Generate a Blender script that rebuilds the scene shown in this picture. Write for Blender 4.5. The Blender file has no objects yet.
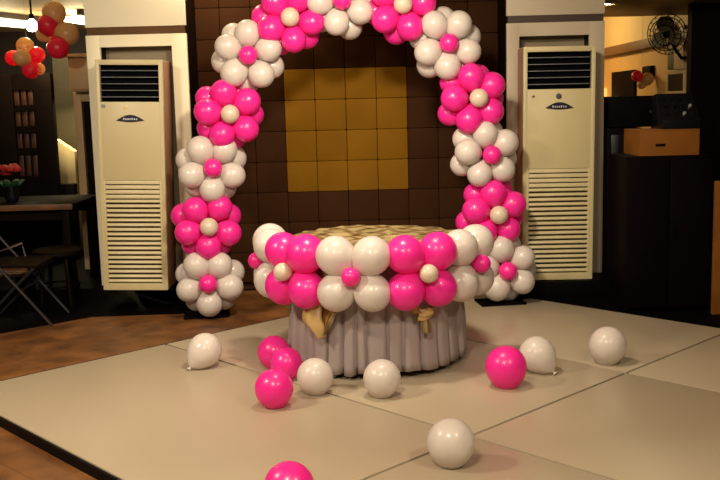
import bpy, bmesh, math, random
from mathutils import Vector, Matrix, noise
random.seed(7)
PI = math.pi
S = bpy.context.scene
COL = S.collection

# ------------------------------------------------------------------ camera
FPX, PITCH, ROLL, CAM = 940.0, math.radians(8.2), math.radians(1.5), Vector((0, 0, 1.5))
fw = Vector((0, math.cos(PITCH), -math.sin(PITCH)))
r0 = Vector((1, 0, 0)); u0 = r0.cross(fw)
rt = math.cos(ROLL) * r0 - math.sin(ROLL) * u0
up = math.sin(ROLL) * r0 + math.cos(ROLL) * u0
cd = bpy.data.cameras.new('camera'); cam = bpy.data.objects.new('camera', cd); COL.objects.link(cam)
m = Matrix((rt, up, -fw)).transposed().to_4x4(); m.translation = CAM
cam.matrix_world = m
cd.sensor_width = 36.0; cd.lens = 36.0 * FPX / 720.0; cd.clip_end = 100
S.camera = cam

# ------------------------------------------------------------------ world, exposure, hall lights
S.view_settings.view_transform = 'Standard'; S.view_settings.look = 'None'
S.view_settings.gamma = 1.0; S.view_settings.exposure = 0.68
w = bpy.data.worlds.new('world'); S.world = w; w.use_nodes = True
w.node_tree.nodes['Background'].inputs[0].default_value = (1.0, 0.72, 0.42, 1)
w.node_tree.nodes['Background'].inputs[1].default_value = 0.018

def lamp(name, loc, power, size, color=(1, 0.80, 0.50), aim=(0, 0, -1), spread=180):
    l = bpy.data.lights.new(name, 'AREA'); l.shape = 'DISK'; l.size = size; l.energy = power
    l.color = color; l.spread = math.radians(spread)
    o = bpy.data.objects.new(name, l); COL.objects.link(o); o.location = loc
    o.rotation_euler = Vector(aim).to_track_quat('-Z', 'Y').to_euler()
    return o
WARM = (1, 0.86, 0.64)
lamp('unseen_hall_lamp', (-2.7, 3.4, 2.70), 55, 0.35, WARM, (0.25, 0.40, -1))
lamp('unseen_hall_lamp', (-0.5, 1.6, 2.70), 50, 0.45, WARM, (0.0, 0.55, -1))
lamp('unseen_hall_lamp', (1.7, 1.8, 2.70), 28, 0.35, WARM, (-0.1, 0.4, -1))
lamp('unseen_hall_lamp', (0.0, 4.5, 2.70), 34, 0.30, (1, .87, .67), (0.0, 1.0, -.75), 130)  # unseen light, added to brighten the arch flowers
lamp('unseen_hall_lamp', (-1.05, 7.3, 2.74), 9, 0.15, (1, .78, .44), (-0.1, 0.6, -1))

def at(px, py, Y):                       # world point seen at a pixel, at depth Y
    d = fw + rt * ((px - 360) / FPX) - up * ((py - 240) / FPX)
    return CAM + d * (Y / d.y)
def on(px, py, z):                       # world point seen at a pixel, at height z
    d = fw + rt * ((px - 360) / FPX) - up * ((py - 240) / FPX)
    return CAM + d * ((z - CAM.z) / d.z)

# ------------------------------------------------------------------ materials
def mat(name, color, rough=0.5, metal=0.0, coat=0.0, sss=0.0, bump=None, vary=None, emit=None, estr=0, spec=0.5):
    mt = bpy.data.materials.new(name); mt.use_nodes = True
    nt = mt.node_tree; b = nt.nodes['Principled BSDF']
    b.inputs['Base Color'].default_value = (*color, 1); b.inputs['Roughness'].default_value = rough
    b.inputs['Metallic'].default_value = metal; b.inputs['Coat Weight'].default_value = coat
    b.inputs['Coat Roughness'].default_value = 0.12
    b.inputs['Specular IOR Level'].default_value = spec
    if sss:
        b.inputs['Subsurface Weight'].default_value = sss
        b.inputs['Subsurface Radius'].default_value = (0.05, 0.03, 0.03)
    if vary or bump:
        tc = nt.nodes.new('ShaderNodeTexCoord')
        nz = nt.nodes.new('ShaderNodeTexNoise'); nz.inputs['Scale'].default_value = (vary or bump)[0]
        nz.inputs['Detail'].default_value = 5
        nt.links.new(tc.outputs['Object'], nz.inputs['Vector'])
        if vary:
            rp = nt.nodes.new('ShaderNodeValToRGB')
            rp.color_ramp.elements[0].position = .3; rp.color_ramp.elements[1].position = .7
            rp.color_ramp.elements[0].color = (*[c * (1 - vary[1]) for c in color], 1)
            rp.color_ramp.elements[1].color = (*[min(1, c * (1 + vary[1])) for c in color], 1)
            nt.links.new(nz.outputs['Fac'], rp.inputs['Fac']); nt.links.new(rp.outputs['Color'], b.inputs['Base Color'])
        if bump:
            bp = nt.nodes.new('ShaderNodeBump'); bp.inputs['Strength'].default_value = bump[1]; bp.inputs['Distance'].default_value = .01
            nt.links.new(nz.outputs['Fac'], bp.inputs['Height']); nt.links.new(bp.outputs['Normal'], b.inputs['Normal'])
    if emit:
        b.inputs['Emission Color'].default_value = (*emit, 1); b.inputs['Emission Strength'].default_value = estr
    return mt

M = {}
def latex(name, color, thin=.26):
    mt = mat(name, color, 0.34, coat=.25, vary=(2.5, .04))
    nt = mt.node_tree; b = nt.nodes['Principled BSDF']; out = [n for n in nt.nodes if n.type == 'OUTPUT_MATERIAL'][0]
    tr = nt.nodes.new('ShaderNodeBsdfTranslucent'); tr.inputs['Color'].default_value = (*color, 1)
    mx = nt.nodes.new('ShaderNodeMixShader'); mx.inputs[0].default_value = thin
    nt.links.new(b.outputs[0], mx.inputs[1]); nt.links.new(tr.outputs[0], mx.inputs[2]); nt.links.new(mx.outputs[0], out.inputs['Surface'])
    return mt
M['pink'] = latex('pink_latex', (1.0, 0.028, 0.37))
M['white'] = latex('white_latex', (0.77, 0.695, 0.64))
M['cream_small'] = latex('cream_latex', (0.78, 0.66, 0.52))
M['beige'] = latex('beige_latex', (0.74, 0.48, 0.22), .3)
M['red'] = latex('red_latex', (0.92, 0.03, 0.085), .3)
M['bloom'] = mat('red_petal', (0.30, 0.008, 0.012), 0.5, vary=(9, .1))
M['laminate'] = mat('white_laminate', (0.425, 0.352, 0.247), 0.34, vary=(1.2, .035), spec=.45)
M['edge'] = mat('black_edge_trim', (0.005, 0.003, 0.003), 0.6, vary=(5, .2), spec=.1)
M['black'] = mat('black_paint', (0.002, 0.0015, 0.002), 0.6, vary=(4, .2), spec=.05)
M['blackgloss'] = mat('black_gloss_plastic', (0.004, 0.004, 0.006), 0.25, vary=(4, .2), spec=.3)
M['plinth'] = mat('black_granite', (0.002, 0.0015, 0.0015), 0.5, vary=(30, .4), spec=.05)
M['ac'] = mat('cream_plastic', (0.51, 0.43, 0.235), 0.38, vary=(1.5, .03))
M['acdark'] = mat('vent_black', (0.002, 0.002, 0.003), 0.7, vary=(8, .1), spec=.03)
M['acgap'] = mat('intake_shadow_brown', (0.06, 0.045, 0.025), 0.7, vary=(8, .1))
M['louver'] = mat('grey_louver', (0.16, 0.16, 0.17), 0.5, vary=(8, .05))
M['badge'] = mat('badge_navy', (0.008, 0.010, 0.02), 0.3, vary=(8, .1))
M['silver'] = mat('badge_silver', (0.55, 0.56, 0.60), 0.35, metal=.6, vary=(8, .05))
M['knob'] = mat('dark_grey_plastic', (0.05, 0.05, 0.06), 0.35, vary=(8, .05))
M['sticker_blue'] = mat('blue_grey_sticker', (0.16, 0.22, 0.26), 0.5, vary=(20, .2))
M['sticker_yellow'] = mat('faded_yellow_sticker', (0.62, 0.50, 0.26), 0.5, vary=(20, .1))
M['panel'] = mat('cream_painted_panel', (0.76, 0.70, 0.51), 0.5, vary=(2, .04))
M['panel_right'] = mat('cream_panel_dimmed', (0.45, 0.375, 0.265), 0.5, vary=(2, .04))  # left pillar's cream with the weaker light on the right darkened into it
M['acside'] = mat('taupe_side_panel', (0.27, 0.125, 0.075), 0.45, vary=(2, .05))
M['seam'] = mat('brown_backing', (0.035, 0.015, 0.005), 0.7, vary=(3, .1), spec=.1)
M['strip'] = mat('dark_brown_strip', (0.035, 0.018, 0.010), 0.5, vary=(6, .15))
M['strip_left'] = mat('brown_strip', (0.10, 0.050, 0.020), 0.55, vary=(6, .15), spec=.1)
M['recess'] = mat('taupe_recess_board', (0.24, 0.18, 0.11), 0.6, vary=(3, .1))
M['pad'] = mat('brown_leatherette', (0.035, 0.0135, 0.0052), 0.7, vary=(1.3, .15), bump=(40, .12), spec=.03)
M['padgold'] = mat('gold_leatherette', (0.175, 0.082, 0.006), 0.6, vary=(2.2, .12), bump=(40, .12), spec=.02)
M['skirt'] = mat('mauve_grey_satin', (0.34, 0.278, 0.268), 0.5, vary=(3, .05), bump=(60, .05))
M['gold'] = mat('gold_satin', (0.48, 0.32, 0.12), 0.34, vary=(4, .12), bump=(12, .05))
M['golddark'] = mat('bronze_satin', (0.30, 0.15, 0.03), 0.34, vary=(6, .15))
M['cloth'] = mat('champagne_satin', (0.40, 0.31, 0.16), 0.30, vary=(5, .25), bump=(18, .25))
M['wood'] = mat('dark_wood', (0.005, 0.0024, 0.0014), 0.5, vary=(6, .3), spec=.07)
M['tablewood'] = mat('brown_wood', (0.12, 0.048, 0.016), 0.45, vary=(6, .25))
M['panes'] = mat('brown_pane', (0.06, 0.022, 0.008), 0.4, vary=(9, .3))
M['beigewood'] = mat('beige_wood', (0.55, 0.39, 0.20), 0.5, vary=(5, .1))
M['olive'] = mat('olive_wall', (0.05, 0.036, 0.012), 0.6, vary=(2, .1))
M['creamwall'] = mat('cream_wall', (0.70, 0.55, 0.28), 0.6, vary=(2, .06))
M['orangewall'] = mat('ochre_wall', (0.66, 0.40, 0.14), 0.6, vary=(2, .08))
M['ledge'] = mat('brown_ledge', (0.14, 0.065, 0.022), 0.5, vary=(4, .15))
M['ceil'] = mat('beige_ceiling', (0.70, 0.52, 0.27), 0.7, vary=(1, .06))
M['soffit'] = mat('brown_wood_soffit', (0.10, 0.050, 0.020), 0.4, vary=(3, .2))
M['hall'] = mat('dark_brown_wall', (0.018, 0.010, 0.006), 0.6, vary=(2, .2))
M['chrome'] = mat('chrome', (0.6, 0.6, 0.62), 0.2, metal=1, vary=(8, .05))
M['steel'] = mat('dark_steel', (0.045, 0.042, 0.045), 0.4, metal=.8, vary=(8, .1))
M['crate'] = mat('tan_plywood', (0.19, 0.068, 0.009), 0.6, vary=(5, .16), spec=.15)
M['green'] = mat('dark_green_leaf', (0.012, 0.05, 0.02), 0.5, vary=(9, .2))
M['fanblade'] = mat('fan_blade_ivory', (0.30, 0.23, 0.12), 0.35, vary=(8, .05))
M['tube'] = mat('lit_trough', (1, .9, .7), .5, emit=(1, .88, .62), estr=5)
M['bulb'] = mat('lit_bulb', (1, 1, .9), .5, emit=(1, .95, .72), estr=30)
M['purple'] = mat('dark_purple_paint', (0.003, 0.001, 0.002), 0.6, vary=(3, .2), spec=.04)
M['amberlit'] = mat('amber_lampshade', (0.8, 0.6, 0.2), .6, emit=(1, .62, .16), estr=.55)

def cloth_fold_shade():  # shade of the folds painted into the cloth colour as crossing brown lines
    nt = M['cloth'].node_tree; b = nt.nodes['Principled BSDF']; L = nt.links.new
    tc = nt.nodes.new('ShaderNodeTexCoord'); prev = None
    for ang, sc in ((42, 2.7), (-38, 2.2)):
        mp = nt.nodes.new('ShaderNodeMapping'); mp.inputs['Rotation'].default_value = (0, 0, math.radians(90 + ang)); L(tc.outputs['Object'], mp.inputs['Vector'])
        wv = nt.nodes.new('ShaderNodeTexWave'); wv.inputs['Scale'].default_value = sc; wv.inputs['Distortion'].default_value = 1.6; wv.inputs['Detail'].default_value = 1.5; wv.inputs['Detail Scale'].default_value = .8
        L(mp.outputs[0], wv.inputs['Vector'])
        rp = nt.nodes.new('ShaderNodeValToRGB'); rp.color_ramp.elements[0].position = .03; rp.color_ramp.elements[1].position = .28
        rp.color_ramp.elements[0].color = (.50, .40, .30, 1); rp.color_ramp.elements[1].color = (1, 1, 1, 1)
        L(wv.outputs['Fac'], rp.inputs['Fac'])
        mx = nt.nodes.new('ShaderNodeMixRGB'); mx.blend_type = 'MULTIPLY'; mx.inputs['Fac'].default_value = 1
        mx.inputs['Color1'].default_value = (.33, .255, .12, 1)
        if prev: L(prev, mx.inputs['Color1'])
        L(rp.outputs['Color'], mx.inputs['Color2']); prev = mx.outputs[0]
    L(prev, b.inputs['Base Color'])
cloth_fold_shade()
def floor_mat():
    mt = bpy.data.materials.new('terracotta_tiles'); mt.use_nodes = True
    nt = mt.node_tree; b = nt.nodes['Principled BSDF']; L = nt.links.new
    tc = nt.nodes.new('ShaderNodeTexCoord'); mp = nt.nodes.new('ShaderNodeMapping')
    mp.inputs['Rotation'].default_value = (0, 0, math.radians(43.5)); L(tc.outputs['Object'], mp.inputs['Vector'])
    br = nt.nodes.new('ShaderNodeTexBrick'); br.offset = 0; br.inputs['Scale'].default_value = 1
    br.inputs['Brick Width'].default_value = .45; br.inputs['Row Height'].default_value = .45
    br.inputs['Mortar Size'].default_value = .005
    br.inputs['Color1'].default_value = (.15, .060, .018, 1); br.inputs['Color2'].default_value = (.19, .08, .026, 1)
    br.inputs['Mortar'].default_value = (.11, .045, .016, 1)
    L(mp.outputs[0], br.inputs['Vector'])
    nz = nt.nodes.new('ShaderNodeTexNoise'); nz.inputs['Scale'].default_value = 5; nz.inputs['Detail'].default_value = 6
    L(tc.outputs['Object'], nz.inputs['Vector'])
    rp = nt.nodes.new('ShaderNodeValToRGB'); rp.color_ramp.elements[0].color = (.45, .4, .4, 1); rp.color_ramp.elements[1].color = (1.4, 1.4, 1.3, 1)
    rp.color_ramp.elements[0].position = .3; rp.color_ramp.elements[1].position = .7
    L(nz.outputs['Fac'], rp.inputs['Fac'])
    mx = nt.nodes.new('ShaderNodeMixRGB'); mx.blend_type = 'MULTIPLY'; mx.inputs['Fac'].default_value = 1
    L(br.outputs['Color'], mx.inputs['Color1']); L(rp.outputs['Color'], mx.inputs['Color2'])
    L(mx.outputs[0], b.inputs['Base Color']); b.inputs['Roughness'].default_value = .42
    bp = nt.nodes.new('ShaderNodeBump'); bp.inputs['Strength'].default_value = .25; bp.inputs['Distance'].default_value = .01
    L(nz.outputs['Fac'], bp.inputs['Height']); L(bp.outputs['Normal'], b.inputs['Normal'])
    return mt
M['floor'] = floor_mat()

# ------------------------------------------------------------------ mesh helpers
class MB:
    def __init__(s): s.bm = bmesh.new()
    def box(s, x0, x1, y0, y1, z0, z1, bevel=0, rot=None, piv=None):
        b = bmesh.new(); bmesh.ops.create_cube(b, size=1)
        for v in b.verts:
            v.co = Vector((x0 + (v.co.x + .5) * (x1 - x0), y0 + (v.co.y + .5) * (y1 - y0), z0 + (v.co.z + .5) * (z1 - z0)))
        if bevel:
            bmesh.ops.bevel(b, geom=b.edges[:], offset=bevel, segments=2, profile=.6, affect='EDGES')
        if rot:
            p = Vector(piv) if piv else Vector(((x0 + x1) / 2, (y0 + y1) / 2, (z0 + z1) / 2))
            bmesh.ops.rotate(b, verts=b.verts[:], cent=p, matrix=rot)
        s.join(b); return s
    def join(s, b):
        me = bpy.data.meshes.new('t'); b.to_mesh(me); b.free(); s.bm.from_mesh(me); bpy.data.meshes.remove(me)
    def tube(s, pts, r, n=10, closed=False):
        pts = [Vector(p) for p in pts]; N = len(pts); rings = []
        rr = r if isinstance(r, (list, tuple)) else [r] * N
        pa = None
        for i, p in enumerate(pts):
            if closed: d = pts[(i + 1) % N] - pts[i - 1]
            else: d = pts[min(i + 1, N - 1)] - pts[max(i - 1, 0)]
            d.normalize()
            if pa is None: a = d.orthogonal().normalized()
            else:
                a = pa - d * pa.dot(d)
                a = a.normalized() if a.length > 1e-6 else d.orthogonal().normalized()
            pa = a; b = d.cross(a)
            rings.append([s.bm.verts.new(p + (a * math.cos(2 * PI * k / n) + b * math.sin(2 * PI * k / n)) * rr[i]) for k in range(n)])
        for i in range(N if closed else N - 1):
            A, B = rings[i], rings[(i + 1) % N]
            for k in range(n): s.bm.faces.new((A[k], A[(k + 1) % n], B[(k + 1) % n], B[k]))
        if not closed:
            s.bm.faces.new(rings[0][::-1]); s.bm.faces.new(rings[-1])
        return s
    def lathe(s, prof, n=32, c=(0, 0, 0), axis=None):
        c = Vector(c); q = Vector((0, 0, 1)).rotation_difference(Vector(axis)) if axis else None
        rings = []
        for r, z in prof:
            if r < 1e-6:
                v = Vector((0, 0, z)); v = q @ v if q else v
                rings.append([s.bm.verts.new(c + v)])
            else:
                R = []
                for k in range(n):
                    v = Vector((r * math.cos(2 * PI * k / n), r * math.sin(2 * PI * k / n), z)); v = q @ v if q else v
                    R.append(s.bm.verts.new(c + v))
                rings.append(R)
        for A, B in zip(rings[:-1], rings[1:]):
            if len(A) == 1 and len(B) == 1: continue
            for k in range(n):
                k2 = (k + 1) % n
                if len(A) == 1: s.bm.faces.new((A[0], B[k2], B[k]))
                elif len(B) == 1: s.bm.faces.new((A[k], A[k2], B[0]))
                else: s.bm.faces.new((A[k], A[k2], B[k2], B[k]))
        if len(rings[0]) > 1: s.bm.faces.new(rings[0][::-1])
        if len(rings[-1]) > 1: s.bm.faces.new(rings[-1])
        return s
    def prism(s, poly, z0, z1, bevel=0, mtx=None):     # polygon in xy extruded in z
        b = bmesh.new(); A = [b.verts.new((x, y, z0)) for x, y in poly]; B = [b.verts.new((x, y, z1)) for x, y in poly]
        n = len(poly); b.faces.new(A[::-1]); b.faces.new(B)
        for k in range(n): b.faces.new((A[k], A[(k + 1) % n], B[(k + 1) % n], B[k]))
        bmesh.ops.recalc_face_normals(b, faces=b.faces[:])
        if bevel: bmesh.ops.bevel(b, geom=b.edges[:], offset=bevel, segments=2, profile=.6, affect='EDGES')
        if mtx: bmesh.ops.transform(b, matrix=mtx, verts=b.verts[:])
        s.join(b); return s
    def grid(s, f, nu, nv, closeu=False):              # f(u,v) -> point
        V = [[s.bm.verts.new(f(i / nu, j / nv)) for j in range(nv + 1)] for i in range(nu + (0 if closeu else 1))]
        for i in range(nu):
            i2 = (i + 1) % nu if closeu else i + 1
            for j in range(nv): s.bm.faces.new((V[i][j], V[i2][j], V[i2][j + 1], V[i][j + 1]))
        return s
    def mesh(s, name, mt, smooth=True, angle=35):
        bmesh.ops.recalc_face_normals(s.bm, faces=s.bm.faces[:])
        me = bpy.data.meshes.new(name); s.bm.to_mesh(me); s.bm.free(); me.materials.append(mt)
        if smooth:
            me.polygons.foreach_set('use_smooth', [True] * len(me.polygons))
            if angle < 180: me.set_sharp_from_angle(angle=math.radians(angle))
        return me
    def build(s, name, mt, parent=None, smooth=True, angle=35, **kw):
        return put(name, s.mesh(name, mt, smooth, angle), parent, **kw)

def put(name, me, parent=None, loc=(0, 0, 0), rot=None, scale=None, label=None):
    o = bpy.data.objects.new(name, me); COL.objects.link(o); o.parent = parent; o.location = loc
    if rot is not None: o.rotation_mode = 'QUATERNION'; o.rotation_quaternion = rot
    if scale is not None: o.scale = scale
    if label: o['label'] = label
    return o
def tag(o, label, cat, group=None):
    o['label'] = label; o['category'] = cat
    if group: o['group'] = group
    return o
def thing(name, label, cat, loc=(0, 0, 0), rz=0, group=None):
    o = bpy.data.objects.new(name, None); COL.objects.link(o); o.location = loc; o.rotation_euler = (0, 0, rz)
    o.empty_display_size = .1
    return tag(o, label, cat, group)
def struct(name, mb, mt, **kw):
    o = mb.build(name, mt, None, **kw); o['kind'] = 'structure'; return o

# ------------------------------------------------------------------ the setting
FZ = -0.05                                             # tiled floor; the dance floor's top is z = 0
CZ = 2.78
struct('floor', MB().box(-6.5, 6.5, -1.0, 15.5, FZ - .1, FZ), M['floor'])
a_, c_ = on(-30, 339.5, FZ), on(92, 317, FZ)
struct('floor_black_sheet', MB().prism([(-6.5, a_.y - .9), (a_.x, a_.y), (c_.x, c_.y), (-1.2, 7.05), (-1.2, 7.9), (1.95, 7.9), (1.95, 7.02), (1.35, 7.02), tuple(Vector((1.362, 6.932))), (2.36, 6.01), (3.30, 5.04), (6.5, 5.0), (6.5, 15.5), (-6.5, 15.5)], FZ - .05, FZ + .003), M['black'])  # black layer over the tiles at the back and right
struct('ceiling', MB().box(-6.5, 6.5, -1.0, 15.5, CZ, CZ + .1), M['ceil'])
struct('wall_left', MB().box(-6.6, -6.5, -1.0, 15.5, FZ, CZ), M['hall'])
struct('wall_far', MB().box(-6.5, 6.5, 15.5, 15.6, FZ, CZ), M['hall'])

# padded centre wall between the two pillars
WY = 7.95
PADW = 0.2545; PX0 = -0.597; PZ0 = 0.785
struct('wall_back', MB().box(-1.95, 1.80, WY, WY + .15, FZ, CZ), M['seam'])
def pad(mb, i, k):
    g = .0002
    mb.box(PX0 + i * PADW + g, PX0 + (i + 1) * PADW - g, WY - .06, WY - .001, PZ0 + k * PADW + g, PZ0 + (k + 1) * PADW - g, bevel=.013)
mb = MB(); gb = MB()
for i in range(-4, 9):
    for k in range(-3, 8):
        if 0 <= i <= 3 and 0 <= k <= 3: pad(gb, i, k)
        else: pad(mb, i, k)
o = mb.build('wall_back_padding', M['pad']); o['kind'] = 'structure'
o = gb.build('padded_panel', M['padgold'])
tag(o, 'square gold quilted panel of sixteen tiles set in the brown padded wall', 'wall panel')

def pillar(n, x0, x1, ox0, ox1, ztop, zs0, zs1, mt, right=False):
    yf, yb = 7.35, 7.88
    f = MB(); yp = yf + .04
    f.box(x0, ox0, yf, yp, .13, zs0, .003); f.box(ox1, x1, yf, yp, .13, zs0, .003)      # stiles
    f.box(ox0 - .001, ox1 + .001, yf, yp, ztop, zs0, 0)                                   # lintel
    f.box(x0, x1, yf, yp, zs1, CZ, .003)                                                  # upper panel
    struct('pillar_%s' % n, f, mt)
    f = MB(); f.box(x0 + .01, ox0 - .001, yp + .001, yb, .13, CZ - .001); f.box(ox1 + .001, x1 - .01, yp + .001, yb, .13, CZ - .001)
    struct('pillar_%s_core' % n, f, M['wood'])  # dark colour paints shade onto the pillar sides
    b = MB().box(x0 + .01, x1 - .01, yf + .006, yf + .039, zs0, zs1); struct('trim_%s' % n, b, M['strip' if right else 'strip_left'])
    b = MB().box(ox0 + .002, ox1 - .002, yf + .16, yf + .20, .13, CZ - .002); struct('wall_niche_%s' % n, b, M['recess'])
    b = MB().box(x0 - .03, x1 + .03, 7.03, yb, 0.0005 if right else FZ, .128, .004)
    if right: b.prism([(1.345, 7.031), (x1 + .029, 7.031), (x1 + .029, yb), (x0 - .029, yb), (x0 - .029, 7.27)], FZ, .0006); struct('baseboard_%s' % n, b, M['plinth'])
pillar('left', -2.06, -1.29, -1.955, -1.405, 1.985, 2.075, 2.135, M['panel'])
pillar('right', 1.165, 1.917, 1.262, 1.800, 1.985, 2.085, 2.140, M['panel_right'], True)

# ------------------------------------------------------------------ dance floor
T = Vector((.690, -.724)).normalized(); N = Vector((.724, .690)).normalized()
def tn(t, n): v = T * t + N * n; return (v.x, v.y)
pf = thing('dance_floor', 'low white laminate dance floor platform with black edges under the table', 'platform', (0, 0, 0))
NS = [1.815, 3.165, 4.510, 5.800]; TS = [-5.175, -2.632, -.07, 2.5]
g = .008
for i in range(3):
    for j in range(3):
        t0, t1, n0, n1 = TS[j], TS[j + 1], NS[i], NS[i + 1]
        poly = [tn(t0 + g, n0 + g), tn(t1 - g, n0 + g), tn(t1 - g, n1 - g), tn(t0 + g, n1 - g)]
        MB().prism(poly, -.030, 0, .0015).build('panel', M['laminate'], pf)
base = [tn(TS[0] + .03, NS[0] + .03), tn(TS[3] - .03, NS[0] + .03), tn(TS[3] - .03, NS[3] - .03), tn(TS[0] + .03, NS[3] - .03)]
MB().prism(base, FZ, -.031).build('subframe', M['edge'], pf)
def strip(t0, t1, n0, n1):
    MB().prism([tn(t0, n0), tn(t1, n0), tn(t1, n1), tn(t0, n1)], FZ + .0005, -.002, .002).build('edge_trim', M['edge'], pf, label='black edge trim')
strip(TS[0] - .012, TS[3], NS[0] - .012, NS[0] + .003); strip(TS[0] - .012, TS[0] + .003, NS[0], NS[3])
strip(TS[0], TS[3], NS[3] - .003, NS[3] + .012)

# ------------------------------------------------------------------ balloons
def balloon_profile(tail):                              # unit radius, neck towards -z
    P = [(0, 1.0)]
    for k in range(1, 10):
        a = PI / 2 * k / 9.0
        P.append((math.sin(a), math.cos(a)))
    for k in range(1, 12):
        q = k / 12.0
        P.append((max(.02, (1 - q * q) ** .82), -(1 + tail) * q))
    P.append((.03, -(1 + tail) * .992))
    return P
def balloon_mesh(name, mt, tail=.36, n=28):
    return MB().lathe(balloon_profile(tail), n).mesh(name, mt, True, 180)
BM = {c: balloon_mesh('balloon', M[c]) for c in ('pink', 'white', 'cream_small', 'red', 'beige')}
def knot_mesh(mt):
    return MB().lathe([(0, .03), (.05, .02), (.10, 0), (.07, -.03), (.085, -.06), (.17, -.13), (.16, -.145), (0, -.11)], 14).mesh('knot', mt, True, 180)
KM = {c: knot_mesh(M[c]) for c in BM}
def aim(d): return Vector((0, 0, 1)).rotation_difference(Vector(d).normalized())

def balloon_at(name, colour, c, r, d, parent=None):     # body centre c, crown direction d
    d = Vector(d).normalized()
    return put(name, BM[colour], parent, c, aim(d), (r, r, r))

def loose(px, py, diam, colour, d, label, r=None, group='balloons lying on the dance floor'):
    c = on(px, py, .1); r = r or diam / 2 * c.y / FPX; c = on(px, py, r + .002)
    o = balloon_at('balloon', colour, c, r, d)
    k = put('knot', KM[colour], o, (0, 0, -1.345), None, (1, 1, 1))
    tag(o, label, 'balloon', group); return o

loose(205, 350, 35, 'white', (.55, .45, .60), 'white balloon far left on the dance floor with neck tipped to the floor')
loose(274, 352, 34, 'pink', (-.3, .3, .8), 'pink balloon farthest back of the three pink ones left of the table')
loose(286.5, 363, 33, 'pink', (.2, .4, .8), 'pink balloon between the two others of the pink trio left of the table')
loose(274, 388, 40, 'pink', (.0, -.3, .9), 'pink balloon in front of the pink trio left of the table')
loose(315, 376, 37.5, 'white', (-.1, -.3, .9), 'white balloon under the left gold bow touching pink balloons')
loose(382, 378, 39, 'white', (.1, -.3, .9), 'white balloon in front of the middle of the table skirt')
loose(506, 366.5, 42.5, 'pink', (-.1, -.2, .95), 'pink balloon alone right of the table, beside a white one')
loose(537, 354, 37, 'white', (-.55, .45, .60), 'white balloon behind the lone pink balloon, neck on the floor')
loose(608, 345, 38, 'white', (.1, -.2, .95), 'white balloon farthest right on the dance floor')
loose(451, 442, 50, 'white', (0, -.2, .95), 'large white balloon nearest the camera on the dance floor')
loose(289, 487, 54, 'pink', (0, -.2, .95), 'pink balloon cut off by the bottom edge of the photo')

# flowers of the arch: five front petals, five behind, one small centre
def arch_flower(px, py, phase, petals, centre, label, rz=0, Y=6.88, pr=.0945, ring=.158):
    rz = math.radians(rz); c = at(px, py, Y - .115) - Matrix.Rotation(rz, 3, 'Z') @ Vector((0, -.115, 0))
    t = thing('balloon_flower', label, 'balloon flower', c, rz, 'balloon flowers on the arch')
    jit = random.Random(int(px * 13 + py))
    for layer in (0, 1):
        for k in range(5):
            a = math.radians(phase + 72 * k + (36 if layer else 0) + jit.uniform(-4, 4))
            rr = ring * (1.0 if not layer else 1.12) * jit.uniform(.96, 1.04)
            y = (-.045 if not layer else .085)
            p = Vector((rr * math.cos(a), y, rr * math.sin(a)))
            pr2 = pr * jit.uniform(.95, 1.05) * (1 if not layer else .98)
            balloon_at('petal_balloon', petals, p, pr2, Vector((math.cos(a), -.25 if not layer else .15, math.sin(a))), t)
    balloon_at('center_balloon', centre, (0, -.115, 0), .067, (0, -1, 0), t)
    return t
FL = [
    (208, 284, 54, 'white', 'white balloon flower with pink centre at the bottom left foot of the arch'),
    (209, 227, 51, 'pink', 'pink balloon flower with cream centre, second from bottom on the left arch side'),
    (213, 168, 51, 'white', 'white balloon flower with pink centre, third from bottom on the left arch side'),
    (230, 114, 104, 'pink', 'pink balloon flower with cream centre beside the top of the left air conditioner'),
    (248, 55, 85, 'white', 'white balloon flower with pink centre at the upper left bend of the arch'),
    (290, 17, 63, 'pink', 'pink balloon flower with cream centre left of the arch top'),
    (342, 0, 40, 'white', 'white balloon flower at the very top of the arch, cut by the photo edge'),
    (403, 4, 6, 'pink', 'pink balloon flower with cream centre right of the arch top'),
    (449, 43, 54, 'white', 'white balloon flower with pink centre at the upper right bend of the arch'),
    (479, 98, 105, 'pink', 'pink balloon flower with cream centre beside the top of the right air conditioner'),
    (492, 155, 100, 'white', 'white balloon flower with pink centre, third from bottom on the right arch side'),
    (499, 215, 94, 'pink', 'pink balloon flower with cream centre, second from bottom on the right arch side'),
    (508, 271, 104, 'white', 'white balloon flower with pink centre at the bottom right foot of the arch'),
]
pts = []
for i, (px, py, ph, c, lab) in enumerate(FL):
    arch_flower(px, py, ph, c, 'cream_small' if c == 'pink' else 'pink', lab, 14 if i in (1, 2, 3, 9, 10, 11) else 5)
    pts.append(at(px, py, 6.985))
# arch stand: one bent pipe through the flowers and two square base plates
st = thing('arch_stand', 'thin metal arch stand on black square base plates carrying the balloon flowers', 'stand', (0, 6.985, 0))
off = Vector((0, 6.985, 0))
bl = Vector((pts[0].x - .015, 6.985, FZ + .02)); brr = Vector((on(499, 301, 0).x, 6.93, .02))
path = [bl] + [p for p in pts] + [brr]
sm = []
for i in range(len(path) - 1):                          # Catmull-Rom through the flower hearts
    p0, p1, p2, p3 = path[max(i - 1, 0)], path[i], path[i + 1], path[min(i + 2, len(path) - 1)]
    for k in range(6):
        u = k / 6.0
        sm.append(.5 * ((2 * p1) + (p2 - p0) * u + (2 * p0 - 5 * p1 + 4 * p2 - p3) * u * u + (3 * p1 - p0 - 3 * p2 + p3) * u ** 3) - off)
sm.append(path[-1] - off)
MB().tube(sm, .011, 8).build('pole', M['steel'], st)
R45 = Matrix.Rotation(math.radians(28), 3, 'Z')
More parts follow.
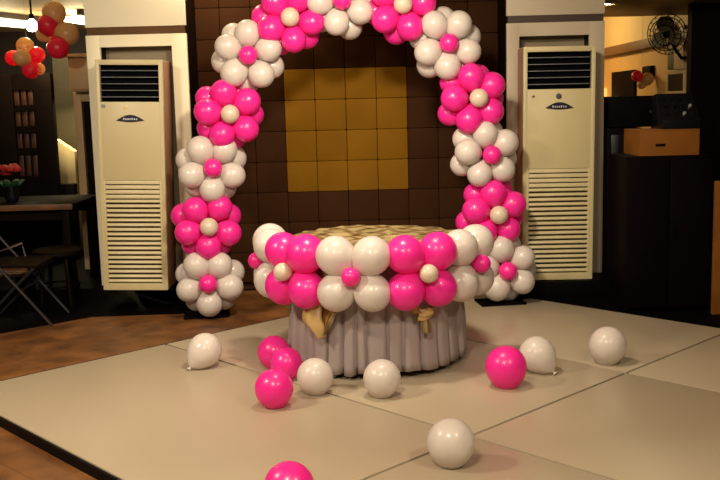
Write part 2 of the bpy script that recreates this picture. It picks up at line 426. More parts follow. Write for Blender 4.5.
for q, z in ((bl, FZ), (brr, 0.0)):
    q = q - off
    b = MB().box(q.x - .17, q.x + .17, q.y - .13, q.y + .10, z + .001, z + .016, .003, rot=Matrix.Rotation(math.radians(8), 3, 'Z'))
    b.lathe([(.030, z + .015), (.030, z + .03), (.017, z + .04), (.017, z + .07)], 16, (q.x, q.y, 0))
    b.build('base_plate', M['black'], st, label='black base plate')

# ------------------------------------------------------------------ cake table
TC = Vector((.085, 5.50, 0)); TR = .478; TH = .715
tb = thing('round_table', 'round banquet table inside the balloon arch, under cloth and skirt', 'table', TC)
MB().lathe([(0, TH - .03), (TR - .008, TH - .03), (TR, TH - .022), (TR, TH - .008), (TR - .008, TH), (0, TH)], 64).build('tabletop', M['tablewood'], tb)
for k in range(4):
    a = PI / 4 + k * PI / 2
    MB().tube([(.34 * math.cos(a), .34 * math.sin(a), TH - .03), (.36 * math.cos(a), .36 * math.sin(a), .002)], .016, 10).build('leg', M['steel'], tb)
rs = random.Random(3)
NP = 34; wts = [rs.uniform(.6, 1.5) for _ in range(NP)]; tot = sum(wts); cum = [0]
for q in wts: cum.append(cum[-1] + q / tot)
amp = [rs.uniform(.022, .040) for _ in range(NP)]; hem = [rs.uniform(-.012, .012) for _ in range(NP)]
def skirt(u, v):                                        # v: 0 top .. 1 hem
    u = u % 1.0
    k = max(i for i in range(NP) if cum[i] <= u + 1e-9); f = (u - cum[k]) / (cum[k + 1] - cum[k])
    s_ = math.sin(PI * f); fold = (1 - abs(2 * f - 1) ** 5.0)
    A = amp[k] * (.45 + .9 * v)
    r = TR + .006 + .012 * v + A * fold - .010 * v + .004 * math.sin(9 * v + k)
    a = 2 * PI * u + .02 * math.sin(3 * v + k * 1.7) * v * math.sin(PI * f)
    z = TH - .03 + (.036 + hem[k] * s_ - (TH - .03)) * v
    return Vector((r * math.cos(a), r * math.sin(a), z))
o = MB().grid(skirt, NP * 14, 14, True).build('table_skirt', M['skirt'], None, True, 180, loc=TC)
sd = o.modifiers.new('thick', 'SOLIDIFY'); sd.thickness = .003; sd.offset = -1
tag(o, 'mauve grey pleated satin skirt hanging around the round table', 'table skirt')
def cloth(u, v):                                        # draped gold topper
    a = 2 * PI * u
    s0 = .86
    R1 = TR + .036
    if v < s0: r = R1 * v / s0; z = TH + .008
    else:
        q = (v - s0) / (1 - s0); r = R1 + .006 * math.sin(q * PI); z = TH + .008 - .125 * q * (1 + .25 * math.sin(5 * a) + .12 * math.sin(11 * a))
        r += .008 * math.sin(17 * a + 2) * q
    if v >= s0 - 1e-6: z -= 0.0
    x, y = r * math.cos(a), r * math.sin(a)
    h = 0
    for ang, fr, ph in ((.35, 30, 0), (-.28, 38, 1.3), (.08, 52, 2.2)):
        d = (x * math.sin(ang) + y * math.cos(ang)) * fr + 2.2 * noise.noise(Vector((x * 2.5, y * 2.5, ph)))
        h += max(0, math.sin(d + ph)) ** 2
    z += .006 * h * (1 if v < s0 else max(0, 1 - (v - s0) / (1 - s0) * 2)) * min(1, v * 6)
    return Vector((x, y, z))
o = MB().grid(cloth, 160, 70, True).build('tablecloth', M['cloth'], None, True, 180, loc=TC)
tag(o, 'champagne gold satin cloth rumpled over the round table top', 'tablecloth')

def table_flower(a_deg, petals, centre, label, zc=.612, R=.612):
    a = math.radians(a_deg); outw = Vector((math.sin(a), -math.cos(a), 0)); side = Vector((math.cos(a), math.sin(a), 0))
    c = TC + outw * R + Vector((0, 0, zc))
    t = thing('balloon_flower', label, 'balloon flower', c, a, 'balloon flowers around the table edge')
    jit = random.Random(int(a_deg) + 200)
    for sx in (-1, 1):
        for sz in (-1, 1):
            d = Vector((sx * .70, -.12, sz * .70))
            balloon_at('petal_balloon', petals, (sx * .098, 0, sz * .100), .104 * jit.uniform(.96, 1.04), d, t)
    balloon_at('center_balloon', centre, (0, -.085, 0), .050, (0, -1, 0), t)
    return t
table_flower(-84, 'white', 'pink', 'white balloon flower at the far left of the table edge, mostly hidden by pink')
table_flower(-47, 'pink', 'cream_small', 'pink balloon flower on the left of the table edge')
table_flower(-11.5, 'white', 'pink', 'white balloon flower with pink centre on the front of the table')
table_flower(23, 'pink', 'cream_small', 'pink balloon flower right of the white one on the table front')
table_flower(57, 'white', 'pink', 'white balloon flower at the far right of the table edge')

# gold satin bows pinned on the skirt
def ribbon(path, widths, wdir, mt, name, parent, bulge=.012):
    path = [Vector(p) for p in path]; wdir = Vector(wdir).normalized()
    n = len(path)
    def f(u, v):
        x = u * (n - 1); i = min(int(x), n - 2); q = x - i
        def cr(L):
            a, b, c, d = L[max(i - 1, 0)], L[i], L[i + 1], L[min(i + 2, n - 1)]
            return .5 * ((2 * b) + (c - a) * q + (2 * a - 5 * b + 4 * c - d) * q * q + (3 * b - a - 3 * c + d) * q ** 3)
        p = cr(path); wd = cr(widths)
        return p + wdir * wd * (v - .5) + Vector((0, -1, 0)) * (bulge * math.sin(PI * v) + .004 * math.sin(4 * PI * v + 3 * u))
    o = MB().grid(f, 40, 12).build(name, mt, parent, True, 180)
    sd = o.modifiers.new('thick', 'SOLIDIFY'); sd.thickness = .002
    return o
def bow(px, py, lab, kind):
    p = at(px, py, 5.0); d = (p - TC); a = math.atan2(d.x, -d.y); R = TR + .075
    c = TC + Vector((math.sin(a) * R, -math.cos(a) * R, p.z))
    t = thing('satin_bow', lab, 'bow', c, a, 'gold satin bows on the table skirt')
    if kind == 0:
        ribbon([(-.040, .0, .08), (-.058, -.02, .03), (-.052, -.032, -.02), (-.020, -.028, -.07), (.005, -.015, -.115)], [.09, .125, .13, .10, .03], (1, 0, .15), M['gold'], 'loop', t, .045)
        ribbon([(.150, .0, .060), (.115, -.012, .048), (.075, -.026, .0), (.045, -.028, -.06), (.0, -.016, -.12)], [.055, .065, .07, .055, .025], (.75, 0, .65), M['cloth'], 'tail', t, .018)
        ribbon([(.05, -.004, .08), (.045, -.014, .02), (.025, -.014, -.06)], [.07, .07, .03], (1, 0, .1), M['golddark'], 'inner_fold', t, .012)
    else:
        ribbon([(-.075, 0, .06), (-.045, -.01, .03), (-.01, -.012, .0)], [.06, .05, .045], (.4, 0, .9), M['golddark'], 'loop', t, .015)
        ribbon([(.075, 0, .065), (.045, -.01, .03), (.01, -.012, .0)], [.05, .045, .045], (-.4, 0, .9), M['golddark'], 'loop', t, .015)
        ribbon([(-.045, -.014, .0), (0, -.024, .0), (.05, -.014, .012)], [.065, .07, .06], (0, 0, 1), M['gold'], 'knot', t, .02)
        ribbon([(.0, -.012, -.02), (.008, -.014, -.06), (.02, -.010, -.105)], [.05, .065, .06], (1, 0, 0), M['cloth'], 'tail', t, .015)
    return t
bow(320, 317, 'gold satin bow with a curved tail below the left pink balloon flower', 0)
bow(423, 314, 'small bronze satin bow below the right pink balloon flower', 1)

# ------------------------------------------------------------------ air conditioners
def air_con(x0, x1, z0, z1, yf, label, extras, lean=0):
    W = x1 - x0; Hh = z1 - z0; h = W / 2
    t = thing('air_conditioner', label, 'air conditioner', ((x0 + x1) / 2, yf, z0), 0, 'standing air conditioners in the pillars')
    t.rotation_euler = (0, math.radians(lean), 0)
    # body: sides, back and front frame left open for the outlet and the intake
    o0, o1 = Hh * .822, Hh * .978; g0, g1 = Hh * .030, Hh * .485; m_ = .030
    b = MB()
    b.box(-h, -h + m_, .0, .045, 0, Hh, .006); b.box(h - m_, h, .0, .045, 0, Hh, .006)
    b.box(-h + .015, h - .015, .31, .34, .01, Hh - .01)
    b.box(-h + m_ - .004, h - m_ + .004, .0, .05, o1, Hh - .0005, .002); b.box(-h + .003, h - .003, .046, .33, o1, Hh - .0006, .002)
    b.box(-h + .01, h - .01, .002, .05, g1, o0, .003)
    b.box(-h + m_ - .004, h - m_ + .004, .001, .05, .0005, g0, .002); b.box(-h + .003, h - .003, .046, .33, .0005, g0, .002)
    b.build('body', M['ac'], t)
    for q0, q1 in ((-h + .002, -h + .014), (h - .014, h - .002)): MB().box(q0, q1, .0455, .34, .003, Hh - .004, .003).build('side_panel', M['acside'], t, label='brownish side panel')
    MB().box(-h + m_ - .002, h - m_ + .002, .07, .09, o0 - .002, o1 + .002).build('air_outlet', M['acdark'], t, label='black air outlet')
    for k in range(5):
        z = o0 + (k + .75) * (o1 - o0) / 5.6
        MB().box(-h + m_ - .002, h - m_ + .002, .012, .036, z - .0022, z + .0022, .001, rot=Matrix.Rotation(math.radians(5), 3, 'X')).build('louver', M['louver'], t)
    gi = MB(); n = 22
    for k in range(n):
        z = g0 + (k + .5) * (g1 - g0) / n
        pts2 = []
        fz = .0155 if k > 17 else .012
        R = Matrix.Rotation(math.radians(-24 if k <= 17 else -10), 3, 'X')
        gi.box(-h + m_ + .012, h - m_ - .012, .004, .030, z - fz * .92, z + fz * .92, .003, rot=R)
    gi.box(-h + m_ - .002, -h + m_ + .014, -.002, .03, g0 - .004, g1, .002); gi.box(h - m_ - .014, h - m_ + .002, -.002, .03, g0 - .004, g1, .002)
    gi.build('intake_grille', M['ac'], t)
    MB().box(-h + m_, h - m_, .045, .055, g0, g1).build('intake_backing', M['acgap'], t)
    # lens-shaped badge
    zc = Hh * .746; bw = .105; bh = .042
    poly = [(bw * (2 * i / 20 - 1), -.006 - .012 * math.sin(PI * i / 20)) for i in range(21)] + [(bw * (1 - 2 * i / 20), -.006 + bh * math.sin(PI * i / 20) ** 1.0) for i in range(1, 20)]
    m4 = Matrix.Translation((0, .002, zc)) @ Matrix.Rotation(PI / 2, 4, 'X')
    bd = MB().prism(poly, 0, .006, .0, m4).build('badge', M['badge'], t, label='dark lens shaped maker badge')
    lt = MB()
    for i in range(7):
        x = -.048 + i * .016
        lt.box(x - .0045, x + .0045, -.006, -.003, zc - .004, zc + (.012 if i in (0, 4) else .008), .001, rot=Matrix.Rotation(.2, 3, 'Y'))
    lt.build('badge_lettering', M['silver'], bd)
    for ex in extras:
        if ex[0] == 'knob': MB().lathe([(0, 0), (.021, 0), (.021, .006), (.016, .016), (0, .019)], 20, (ex[1] * W, .003, ex[2] * Hh), (0, -1, 0)).build('knob', M[ex[3]], t, label=ex[4])
        else:
            s_ = ex[5]; MB().box(ex[1] * W - s_, ex[1] * W + s_, -.0005, .004, ex[2] * Hh - s_ * .8, ex[2] * Hh + s_ * .8, .001).build('sticker', M[ex[3]], t, label=ex[4])
    return t
air_con(-1.975, -1.479, .137, 1.874, 7.08, 'cream floor standing air conditioner in the left pillar, blue sticker below its vent',
        [('st', -.40, .804, 'sticker_blue', 'small blue grey sticker', .015), ('st', -.06, .798, 'sticker_yellow', 'faded yellow sticker', .017), ('st', .12, .735, 'sticker_yellow', 'tiny worn mark', .007)], 1.6)
air_con(1.236, 1.772, .132, 1.889, 7.08, 'cream floor standing air conditioner in the right pillar, dark knob above its badge',
        [('knob', -.01, .792, 'knob', 'dark grey knob'), ('st', -.36, .792, 'ledge', 'small brown mark', .010)], .4)

# ------------------------------------------------------------------ left back room
def zed(py, px, Y): return at(px, py, Y).z
def xx(px, py, Y): return at(px, py, Y).x
# end wall and side items
struct('wall_back_left', MB().box(-6.5, -2.3, 15.2, 15.3, FZ, CZ), M['hall'])
# screen with brown panes
Y = 9.6
x0, x1 = xx(-30, 130, Y), xx(54, 130, Y); zt = zed(74, 20, Y)
sc = thing('display_cabinet', 'tall dark wood cabinet with rows of brown panes in the left back room', 'cabinet', (0, Y, FZ))
b = MB(); b.box(x0, x1, .03, .10, 0, zt - FZ, .006)
for gx0, gx1 in ((x0, xx(15, 130, Y)), (xx(36, 130, Y), x1)): b.box(gx0, gx1, 0, .04, 0, zt - FZ, .004)
ga, gb_ = xx(15, 130, Y), xx(36, 130, Y)
rows = [(90, 106), (111, 127), (133, 149), (155, 177)]
prev = zt
for a_, c_ in rows + [(181, 400)]:
    zz = zed(a_, 25, Y); b.box(ga - .002, gb_ + .002, 0, .04, zz - FZ, prev - FZ); prev = zed(c_, 25, Y)
b.build('frame', M['wood'], sc)
for a_, c_ in rows:
    za, zb = zed(c_, 25, Y), zed(a_, 25, Y)
    for k in range(3):
        wv = (gb_ - ga) / 3
        MB().box(ga + k * wv + .012, ga + (k + 1) * wv - .012, .012, .032, za - FZ + .006, zb - FZ - .006, .004).build('pane', M['panes'], sc)
# olive wall strip with a sloped-top cream partition, beige door jamb
struct('wall_olive', MB().box(xx(55, 100, 10.4), xx(90, 100, 10.4), 10.4, 10.5, FZ, zed(56, 70, 10.4)), M['olive'])
Y = 10.0
xa, xb = xx(57, 160, Y), xx(75, 160, Y)
pr_ = [(xa, zed(185, 57, Y)), (xb, zed(185, 75, Y)), (xb, zed(151.5, 75, Y)), (xa, zed(139, 57, Y))]
o = MB().prism(pr_, -.12, .0, .004, Matrix.Translation((0, Y, 0)) @ Matrix.Rotation(PI / 2, 4, 'X')).build('booth_partition', M['creamwall'])
tag(o, 'lit cream partition with a sloping top beside the left back doorway', 'partition')
lamp('partition_fill_light', ((xa + xb) / 2 + .1, Y - .07, 1.80), 7.0, .06, (1, .85, .5), (-.1, .05, -1), 120)  # unseen light added to brighten the partition and its top edge
dz0, dz1 = FZ, zed(92, 80, 9.2)
d = MB(); Y = 9.2
d.box(xx(75.5, 130, Y), xx(83, 130, Y), Y, Y + .10, FZ, dz1, .004); d.box(xx(83, 130, Y), xx(100, 130, Y), Y + .0, Y + .10, dz1 - .09, dz1, .003)
struct('door_1_frame', d, M['beigewood'])
struct('door_1', MB().box(xx(83.2, 130, Y), xx(104, 130, Y), Y + .06, Y + .10, FZ, dz1 - .092), M['wood'])
# booth back below: fills the dark under the partition
o = MB().box(xx(55, 185, 9.9), xx(75, 185, 9.9), 9.86, 9.98, FZ, zed(184, 66, 9.9), .01).build('booth_bench', M['wood'])
tag(o, 'dark wood bench back below the lit cream partition', 'bench')
# cream wall cupboard above the jamb
Y = 9.0
wc = thing('wall_cupboard', 'cream cupboard high on the wall left of the left pillar', 'cupboard', ((xx(68, 72, Y) + xx(92, 72, Y)) / 2, Y, zed(91, 78, Y)))
hw = (xx(92, 72, Y) - xx(68, 72, Y)) / 2; hh = zed(57, 78, Y) - zed(91, 78, Y)
MB().box(-hw, hw, .02, .30, 0, hh, .004).build('body', M['beigewood'], wc)
MB().box(-hw + .012, hw - .012, .0, .022, .012, hh - .012, .004).build('door', M['beigewood'], wc)
MB().box(-hw - .015, hw + .015, -.02, .31, hh, hh + .03, .004).build('top', M['creamwall'], wc)
# ceiling troughs, bulb
def trough(px0, py0, px1, py1, label, wdt=.55):
    a = on(px0, py0, CZ - .02); c = on(px1, py1, CZ - .02)
    d = (c - a).length; mid = (a + c) / 2; rz = math.atan2(c.y - a.y, c.x - a.x)
    t = thing('ceiling_light', label, 'ceiling light', (mid.x, mid.y, CZ), rz, 'light troughs in the left ceiling')
    MB().box(-d / 2, d / 2, -wdt / 2, wdt / 2, -.10, -.075, .002).build('diffuser', M['tube'], t)
    f = MB(); f.box(-d / 2 - .03, d / 2 + .03, -wdt / 2 - .05, -wdt / 2, -.07, -.001); f.box(-d / 2 - .03, d / 2 + .03, wdt / 2, wdt / 2 + .05, -.07, -.001); f.box(-.02, .02, -wdt / 2, wdt / 2, -.0745, -.05)
    f.build('frame', M['strip'], t)
    q_ = bpy.data.lights.new('trough_glow', 'POINT'); q_.energy = 22; q_.color = (1, .80, .45); q_.shadow_soft_size = .12
    qo = bpy.data.objects.new('trough_glow', q_); COL.objects.link(qo); qo.location = (mid.x, mid.y - .1, CZ - .32)
trough(-30, 14, 38, 21, 'glowing strip light in the ceiling at the top left corner')
trough(63, 12, 96, 18, 'glowing strip light in the ceiling just left of the left pillar', .4)
Y = 9.4
p = at(32, 26, Y)
bb = thing('hanging_lamp', 'bright bare bulb hanging from the ceiling at the top left', 'lamp', (p.x, p.y, p.z))
MB().lathe([(0, -.055), (.03, -.048), (.052, -.02), (.055, .005), (.042, .035), (.022, .06), (.02, .07), (0, .07)], 20).build('bulb', M['bulb'], bb)
MB().lathe([(.024, .065), (.024, .11), (.01, .12), (.01, CZ - p.z - .001)], 12).build('cord', M['black'], bb)
pl = bpy.data.lights.new('bulb_light', 'POINT'); pl.energy = 30; pl.color = (1, .85, .5); pl.shadow_soft_size = .06
plo = bpy.data.objects.new('bulb_light', pl); COL.objects.link(plo); plo.location = (p.x, p.y - .02, p.z - .10)

def bunch(Y, items, label, hang=True, group='balloon bunches in the left back room'):
    ps = [(at(px, py, Y + dy), dm / 2 * Y / FPX, c) for px, py, dm, c, dy in items]
    cx = sum((q[0] for q in ps), Vector()) / len(ps)
    t = thing('balloon_bunch', label, 'balloon bunch', cx, 0, group)
    for q, r, c in ps:
        balloon_at('balloon', c, q - cx, r, (q - cx), t)
    if hang:
        MB().tube([(0, 0, 0), (0, 0, CZ - cx.z - .001)], .0015, 6).build('string', M['beigewood'], t)
    return t
bunch(8.6, [(48, 25, 21, 'red', 0), (58, 48, 21, 'red', -.08), (67, 34, 23, 'beige', .02), (54, 13, 23, 'beige', .04), (44, 34, 16, 'beige', .12)], 'larger red and beige balloon bunch hanging next to the left pillar')
bunch(9.0, [(25, 46, 17, 'beige', 0), (22, 58, 17, 'beige', -.10), (13, 58, 15, 'red', .02), (37, 55, 16, 'red', .0), (31, 70, 17, 'red', -.05), (39, 69, 12, 'beige', .08)], 'smaller red and beige balloon bunch hanging at the top left')

# dining table with a lit brown edge, stools, folding chair
Y = 7.95
tz = zed(205, 35, Y)
dt = thing('dining_table', 'dark dining table with a brown edge at the left side of the photo', 'table', (xx(10, 205, Y), Y + .45, FZ))
x0, x1 = xx(-60, 205, Y) - dt.location.x, xx(72, 205, Y) - dt.location.x
MB().box(x0, x1, -.43, .45, tz - FZ - .045, tz - FZ, .008).build('tabletop', M['wood'], dt)
MB().box(x0, x1, -.45, -.431, tz - FZ - .047, tz - FZ + .001, .004).build('lit_edge', M['tablewood'], dt, label='brown table edge painted as lit')  # browner than the top, to paint light on the near edge
for a_ in (x0 + .08, x1 - .08):
    for c_ in (-.37, .37): MB().box(a_ - .035, a_ + .035, c_ - .035, c_ + .035, .001, tz - FZ - .044, .006).build('leg', M['wood'], dt)
for c_ in (-.37, .35): MB().box(x0 + .1, x1 - .1, c_, c_ + .02, tz - FZ - .14, tz - FZ - .044).build('apron', M['wood'], dt)
p = at(10, 172, 8.3)
fv = thing('flower_vase', 'red flowers with dark green leaves on the dark dining table', 'flowers', (p.x, 8.3, tz + .001))
MB().lathe([(0, 0), (.05, 0), (.065, .05), (.045, .12), (.05, .14), (.04, .14), (.035, .12), (0, .10)], 20).build('vase', M['blackgloss'], fv)
rr = random.Random(5)
for k in range(5):
    a = k * 2 * PI / 5; c = Vector((.055 * math.cos(a), .05 * math.sin(a), .265 + .03 * math.sin(2.3 * k)))
    b = MB()
    for q in range(7):
        aa = q * 2.4; d_ = Vector((math.cos(aa) * .6, math.sin(aa) * .6, .5)).normalized()
        b.lathe([(0, 0), (.022, .012), (.028, .028), (.018, .042), (0, .045)], 8, c + d_ * .008, d_)
    b.build('bloom', M['bloom'], fv)
for k in range(6):
    a = k * 1.05 + .3; d_ = Vector((math.cos(a), math.sin(a), .5))
    MB().lathe([(0, 0), (.018, .03), (.028, .07), (.016, .11), (0, .135)], 8, (0, 0, .13), d_).build('leaf', M['green'], fv)

def stool(px, py, Y, r, label):
    p = at(px, py, Y); hgt = p.z - FZ
    t = thing('round_stool', label, 'stool', (p.x, Y, FZ))
    MB().lathe([(0, hgt - .06), (r - .02, hgt - .06), (r, hgt - .045), (r, hgt - .015), (r - .03, hgt), (0, hgt)], 32).build('seat', M['wood'], t)
    for k in range(4):
        a = PI / 4 + k * PI / 2
        MB().tube([(r * .65 * math.cos(a), r * .65 * math.sin(a), hgt - .06), (r * .85 * math.cos(a), r * .85 * math.sin(a), .001)], .018, 8).build('leg', M['wood'], t)
    b = MB(); b.tube([(r * .78 * math.cos(k * PI / 8), r * .78 * math.sin(k * PI / 8), hgt * .35) for k in range(16)], .011, 6, True); b.build('foot_ring', M['wood'], t)
stool(57, 248, 7.55, .20, 'dark round stool standing in front of the dark dining table')

# folding chair (its right legs and arm show at the left edge)
fx = at(52, 329, 6.72)
fc = thing('folding_chair', 'dark folding chair with crossed legs cut by the left edge', 'chair', (fx.x - .27, 6.72, FZ))
for y in (-.0, .42):
    MB().tube([(.27, y, .012), (-.02, y, .37), (-.24, y, .64)], .012, 8).build('leg', M['steel'], fc)
    MB().tube([(-.27, y + .02, .012), (.02, y + .02, .30), (.17, y + .02, .44)], .012, 8).build('leg', M['steel'], fc)
MB().box(-.22, .20, -.0, .44, .44, .465, .008).build('seat', M['wood'], fc)
MB().box(-.31, -.25, .0, .44, .62, .88, .01, rot=Matrix.Rotation(math.radians(-14), 3, 'Y')).build('backrest', M['wood'], fc)
b = MB()
b.tube([(.055, -.002, .27), (.055, .44, .27)], .008, 8); b.build('stretcher', M['steel'], fc)
a0 = at(-12, 256, 6.85) - fc.location; a1 = at(22, 243, 6.85) - fc.location
MB().tube([a0 + Vector((-.12, 0, -.03)), a0, a1, a1 + Vector((.012, .01, -.10))], .009, 8).build('armrest', M['chrome'], fc, label='chrome armrest')
# second pair of slats behind it: a dark bench
p = at(0, 278, 7.4)
bn = thing('slatted_bench', 'dark slatted bench low behind the folding chair at the left edge', 'bench', (xx(-10, 278, 7.4), 7.4, FZ))
for k, y in enumerate((-.07, .05, .17)): MB().box(-.35, .28, y, y + .09, .27, .295, .004).build('slat', M['tablewood'], bn)
for a_ in (-.30, .22): MB().box(a_, a_ + .05, -.06, .25, .001, .269, .004).build('leg', M['wood'], bn)

# ------------------------------------------------------------------ right back room
RX = 3.22
struct('wall_right', MB().box(RX, RX + .1, 7.6, 15.5, FZ, CZ), M['orangewall'])
struct('wall_right_upper', MB().box(RX - .012, RX + .001, 7.6, 15.5, 2.13, CZ - .001), M['creamwall'])
struct('trim_ledge', MB().box(RX - .10, RX - .0121, 7.6, 15.5, 2.02, 2.12, .004), M['ledge'])
struct('trim_beam', MB().box(RX - .16, RX - .0121, 7.6, 15.49, 2.62, 2.72, .004), M['wood'])
struct('wall_back_right', MB().box(1.95, RX, 12.4, 12.5, FZ, CZ), M['orangewall'])
lamp('room_lamp', (1.9, 11.6, 2.45), 13, .25, (1, .68, .28), (1, .05, -.35))
# soffit over the doorway with a recessed lamp
struct('ceiling_soffit', MB().box(1.93, 6.4, 7.30, 9.0, 2.25, CZ - .001, .004), M['soffit'])
p = on(607, 3, 2.25)
rl = thing('recessed_light', 'round recessed ceiling lamp just right of the right pillar top', 'lamp', (p.x, p.y, 2.25))
MB().lathe([(.05, -.001), (.085, -.001), (.085, -.010), (.06, -.014), (.05, -.006)], 24).build('ring', M['beigewood'], rl)
MB().lathe([(0, -.0012), (.05, -.0012), (.048, -.006), (0, -.008)], 24).build('lens', M['bulb'], rl)
lamp('recessed_glow', (p.x, p.y, 2.23), 2.0, .08, (1, .8, .45))
# doorway and small niche in the right wall, built as flat dark boxes
def rw(px0, px1, zt_px, zb, name, mt, dep=.02, px_ref=None):
    ya = RX * FPX / (px0 - 360) * 1.0; yb_ = RX * FPX / (px1 - 360)
    # depth where the wall plane is met
    def yy(px, py):
        d = fw + rt * ((px - 360) / FPX) - up * ((py - 240) / FPX); return d.y * RX / d.x
    ya, yb_ = yy(px0, zt_px), yy(px1, zt_px); zt_ = at((px0 + px1) / 2, zt_px, (ya + yb_) / 2).z
    return yb_, ya, zt_
ya, yb_, zt_ = rw(614, 637, 71, 0, '', None)
d = MB(); d.box(RX - .03, RX - .001, ya, yb_, FZ, zt_, .004)
struct('door_2', d, M['purple'])
ya, yb_, zt_ = rw(646.5, 655, 66, 0, '', None); z2 = zed(77, 651, (ya + yb_) / 2)
o = MB().box(RX - .05, RX - .001, ya, yb_, z2, zt_, .004).build('dark_wall_box', M['purple']); tag(o, 'small dark box high on the ochre wall', 'wall box')
ya, yb_, zt_ = rw(669, 688, 69, 0, '', None); z2 = zed(96, 678, (ya + yb_) / 2)
pc = thing('framed_picture', 'dark picture in a cream frame on the ochre wall below the fan', 'picture', (RX, (ya + yb_) / 2, z2))
hl = (yb_ - ya) / 2
b = MB(); th = .05
b.box(-.03, -.001, -hl, hl, 0, th, .003); b.box(-.03, -.001, -hl, hl, zt_ - z2 - th, zt_ - z2, .003)
b.box(-.03, -.001, -hl, -hl + th, th, zt_ - z2 - th, .003); b.box(-.03, -.001, hl - th, hl, th, zt_ - z2 - th, .003)
b.build('frame', M['beigewood'], pc)
MB().box(-.018, -.002, -hl + th, hl - th, th, zt_ - z2 - th).build('canvas', M['wood'], pc)
# tall cream and dark green boards by the fan
ya, yb_, zt_ = rw(680.5, 690, 26, 0, '', None); z2 = zed(69, 685, (ya + yb_) / 2)
o = MB().box(RX - .06, RX - .001, ya, yb_, z2, zt_, .004).build('wall_board', M['beigewood']); tag(o, 'narrow upright cream board on the wall right of the fan', 'board')
ya2, yb2, zt2 = rw(673, 680, 32, 0, '', None)
o = MB().box(RX - .05, RX - .001, ya2, yb2 , zed(69, 676, ya2), zt2, .004).build('wall_board', M['green']); tag(o, 'narrow dark green board on the wall behind the fan', 'board')
# amber lamp low on the far wall
p = at(607, 96, 12.0)
al = thing('wall_lamp', 'small amber lamp glowing beside the right pillar', 'lamp', (p.x, 12.40, p.z))
MB().lathe([(.05, -.12), (.10, -.12), (.085, .10), (.04, .10)], 20, (0, -.12, 0)).build('lamp_shade', M['amberlit'], al)
MB().box(-.02, .02, -.12, -.001, -.02, .02, .004).build('bracket', M['wood'], al)
bunch(10.2, [(637, 76, 11, 'red', 0), (647, 79, 13, 'beige', .02), (642, 84, 10, 'beige', .05)], 'small red and beige balloon bunch in the right back room', True, None)
# wall fan
p = at(667, 34, 8.9)
fn = thing('wall_fan', 'dark wall fan with wire cage and ivory blades in the right back room', 'fan', p)
AX = Vector((-.62, -.70, -.22)).normalized()
q = aim(AX)
def cage(rad, off, dome):
    b = MB()
    for rr_, zz in ((rad, 0), (rad * .78, dome * .55), (rad * .5, dome * .85), (rad * .16, dome)):
        b.tube([q @ Vector((rr_ * math.cos(k * PI / 16), rr_ * math.sin(k * PI / 16), off + zz)) for k in range(32)], .0045, 6, True)
    for k in range(18):
        a = k * 2 * PI / 18
        b.tube([q @ Vector((rr_ * math.cos(a), rr_ * math.sin(a), off + zz)) for rr_, zz in ((rad, 0), (rad * .78, dome * .55), (rad * .5, dome * .85), (rad * .16, dome))], .0028, 5)
    return b
cage(.19, .0, .07).build('cage', M['black'], fn)
cage(.19, .0, -.06).build('cage', M['black'], fn)
for k in range(3):
    a = k * 2 * PI / 3 + .9
    def bl_(u, v):
        r_ = .03 + .135 * u; w_ = (v - .5) * (.06 + .09 * math.sin(PI * min(1, u * .8 + .15)))
        return q @ (Matrix.Rotation(a, 3, 'Z') @ Vector((r_, w_, .012 + w_ * .35)))
    o = MB().grid(bl_, 10, 8).build('blade', M['fanblade'], fn, True, 180)
    sd = o.modifiers.new('thick', 'SOLIDIFY'); sd.thickness = .004
MB().lathe([(0, .035), (.03, .03), (.034, .0), (.03, -.02), (.055, -.05), (.06, -.12), (.045, -.17), (0, -.175)], 20, (0, 0, 0), AX).build('motor', M['blackgloss'], fn)
e = -AX * .15
MB().tube([e, e + Vector((.03, .05, -.16)), e + Vector((.10, .06, -.25)), Vector((RX - p.x - .01, e.y + .06, e.z - .25))], .017, 8).build('bracket', M['black'], fn)
MB().box(RX - p.x - .02, RX - p.x - .001, e.y + .01, e.y + .11, e.z - .33, e.z - .17, .004).build('wall_plate', M['black'], fn)

# dark partition at the far right, equipment on and around the tall black cabinet
struct('wall_partition_right', MB().box(xx(691, 60, 7.9), 6.4, 7.9, 8.0, FZ, 2.249), M['purple'])
Y = 6.62
x0, x1 = xx(626, 240, Y), xx(711, 240, Y); zt = zed(156, 668, Y)
cb = thing('equipment_cabinet', 'tall black cabinet standing behind the right edge of the dance floor', 'cabinet', ((x0 + x1) / 2, Y, FZ))
h = (x1 - x0) / 2; H_ = zt - FZ
MB().box(-h, h, .02, .52, .03, H_, .008).build('body', M['purple'], cb)
for s_ in (-1, 1):
    dd = MB().box(min(s_ * .006, s_ * (h - .006)), max(s_ * .006, s_ * (h - .006)), .0, .022, .05, H_ - .02, .004).build('door', M['purple'], cb)
    MB().box(s_ * .03 - .006, s_ * .03 + .006, -.02, .0, H_ * .5, H_ * .5 + .1, .003).build('handle', M['black'], dd)
MB().box(-h + .02, h - .02, .04, .50, .0005, .031).build('plinth', M['black'], cb)
# tan crate on it
xa, xb = xx(641, 143, Y), xx(701, 143, Y)
ct = thing('wooden_crate', 'tan wooden crate lying on top of the tall black cabinet', 'crate', ((xa + xb) / 2, Y + .03, zt + .001))
h2 = (xb - xa) / 2; hc = zed(131.5, 670, Y) - zt
b = MB(); b.box(-h2, h2, 0, .018, 0, hc, .003); b.box(-h2, h2, .382, .40, 0, hc, .003); b.box(-h2, -h2 + .018, .018, .382, 0, hc, .003); b.box(h2 - .018, h2, .018, .382, 0, hc, .003)
b.build('side_panels', M['crate'], ct)
MB().box(-h2 + .018, h2 - .018, .018, .382, .0, .015).build('bottom', M['crate'], ct)
MB().box(-h2, h2, 0, .40, hc, hc + .012, .003).build('lid', M['crate'], ct)
MB().box(-.10, -.03, -.003, .001, hc * .38, hc * .50, .002).build('hand_slot', M['wood'], ct, label='dark hand slot')
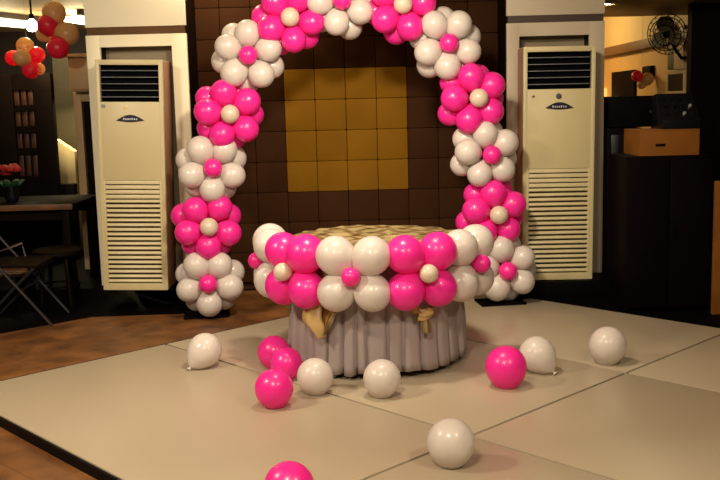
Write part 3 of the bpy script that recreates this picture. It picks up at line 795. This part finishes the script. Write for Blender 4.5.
# mixer with sloped face on the crate
mz = zt + .001 + hc + .012
xa, xb = xx(668, 120, Y), xx(706, 120, Y)
mx_ = thing('sound_mixer', 'black sound mixer with small highlights on the tan crate', 'mixer', ((xa + xb) / 2, Y + .10, mz + .001))
h3 = (xb - xa) / 2
prof = [(0, 0), (.28, 0), (.28, .23), (.20, .25), (0, .06)]
m4 = Matrix(((0, 0, 1, 0), (1, 0, 0, 0), (0, 1, 0, 0), (0, 0, 0, 1)))
MB().prism(prof, -h3, h3, .004, m4).build('body', M['blackgloss'], mx_)
nrm = Vector((0, -.19, .20)).normalized()
for i in range(4):
    for j in range(3):
        c = Vector((-h3 + .045 + i * (2 * h3 - .09) / 3, .045 + j * .055, .06 + (.045 + j * .055) * .95))
        MB().lathe([(0, -.002), (.011, -.002), (.010, .016), (0, .018)], 12, c, nrm).build('knob', M['silver'] if (i, j) in ((2, 0), (3, 1)) else M['blackgloss'], mx_)  # two knobs coloured silver to stand for small highlights
# black flight case behind, left of the crate, on a second dark rack
Y2 = 7.25
xa, xb = xx(606, 210, Y2), xx(640, 210, Y2) ; zt3 = zed(128, 622, Y2)
o = thing('equipment_rack', 'low black rack between the right pillar and the tall black cabinet', 'rack', ((xa + xb) / 2, Y2, FZ))
h4 = (xb - xa) / 2
MB().box(-h4, h4, .0, .45, .002, zt3 - FZ, .008).build('body', M['black'], o)
MB().box(-h4 + .03, h4 - .03, -.012, .001, .10, zt3 - FZ - .05, .004).build('front_panel', M['blackgloss'], o)
xa, xb = xx(607, 110, Y2 + .1), xx(664, 110, Y2 + .1)
o = thing('amplifier_case', 'black amplifier case with a chrome bar as highlight behind the tan crate', 'case', ((xa + xb) / 2, Y2 + .08, zt3 + .001))
h5 = (xb - xa) / 2; hz = zed(96, 635, Y2 + .08) - zt3
MB().box(-h5, h5, 0, .34, 0, hz, .012).build('body', M['black'], o)
lx = xx(657, 111, Y2) - (xa + xb) / 2
MB().box(lx - .035, lx + .025, -.012, .001, hz * .5 - .006, hz * .5 + .010, .003, rot=Matrix.Rotation(-.25, 3, 'Y')).build('highlight_bar', M['chrome'], o, label='chrome bar as highlight')  # bar added in place of a small white highlight on the case
# brown board at the right edge
Y3 = 6.55
o = MB().box(xx(714, 240, Y3), xx(745, 240, Y3), Y3, Y3 + .03, FZ + .001, zed(181, 718, Y3), .004).build('leaning_board', M['crate'])
tag(o, 'brown wooden board standing at the right edge beside the black cabinet', 'board')
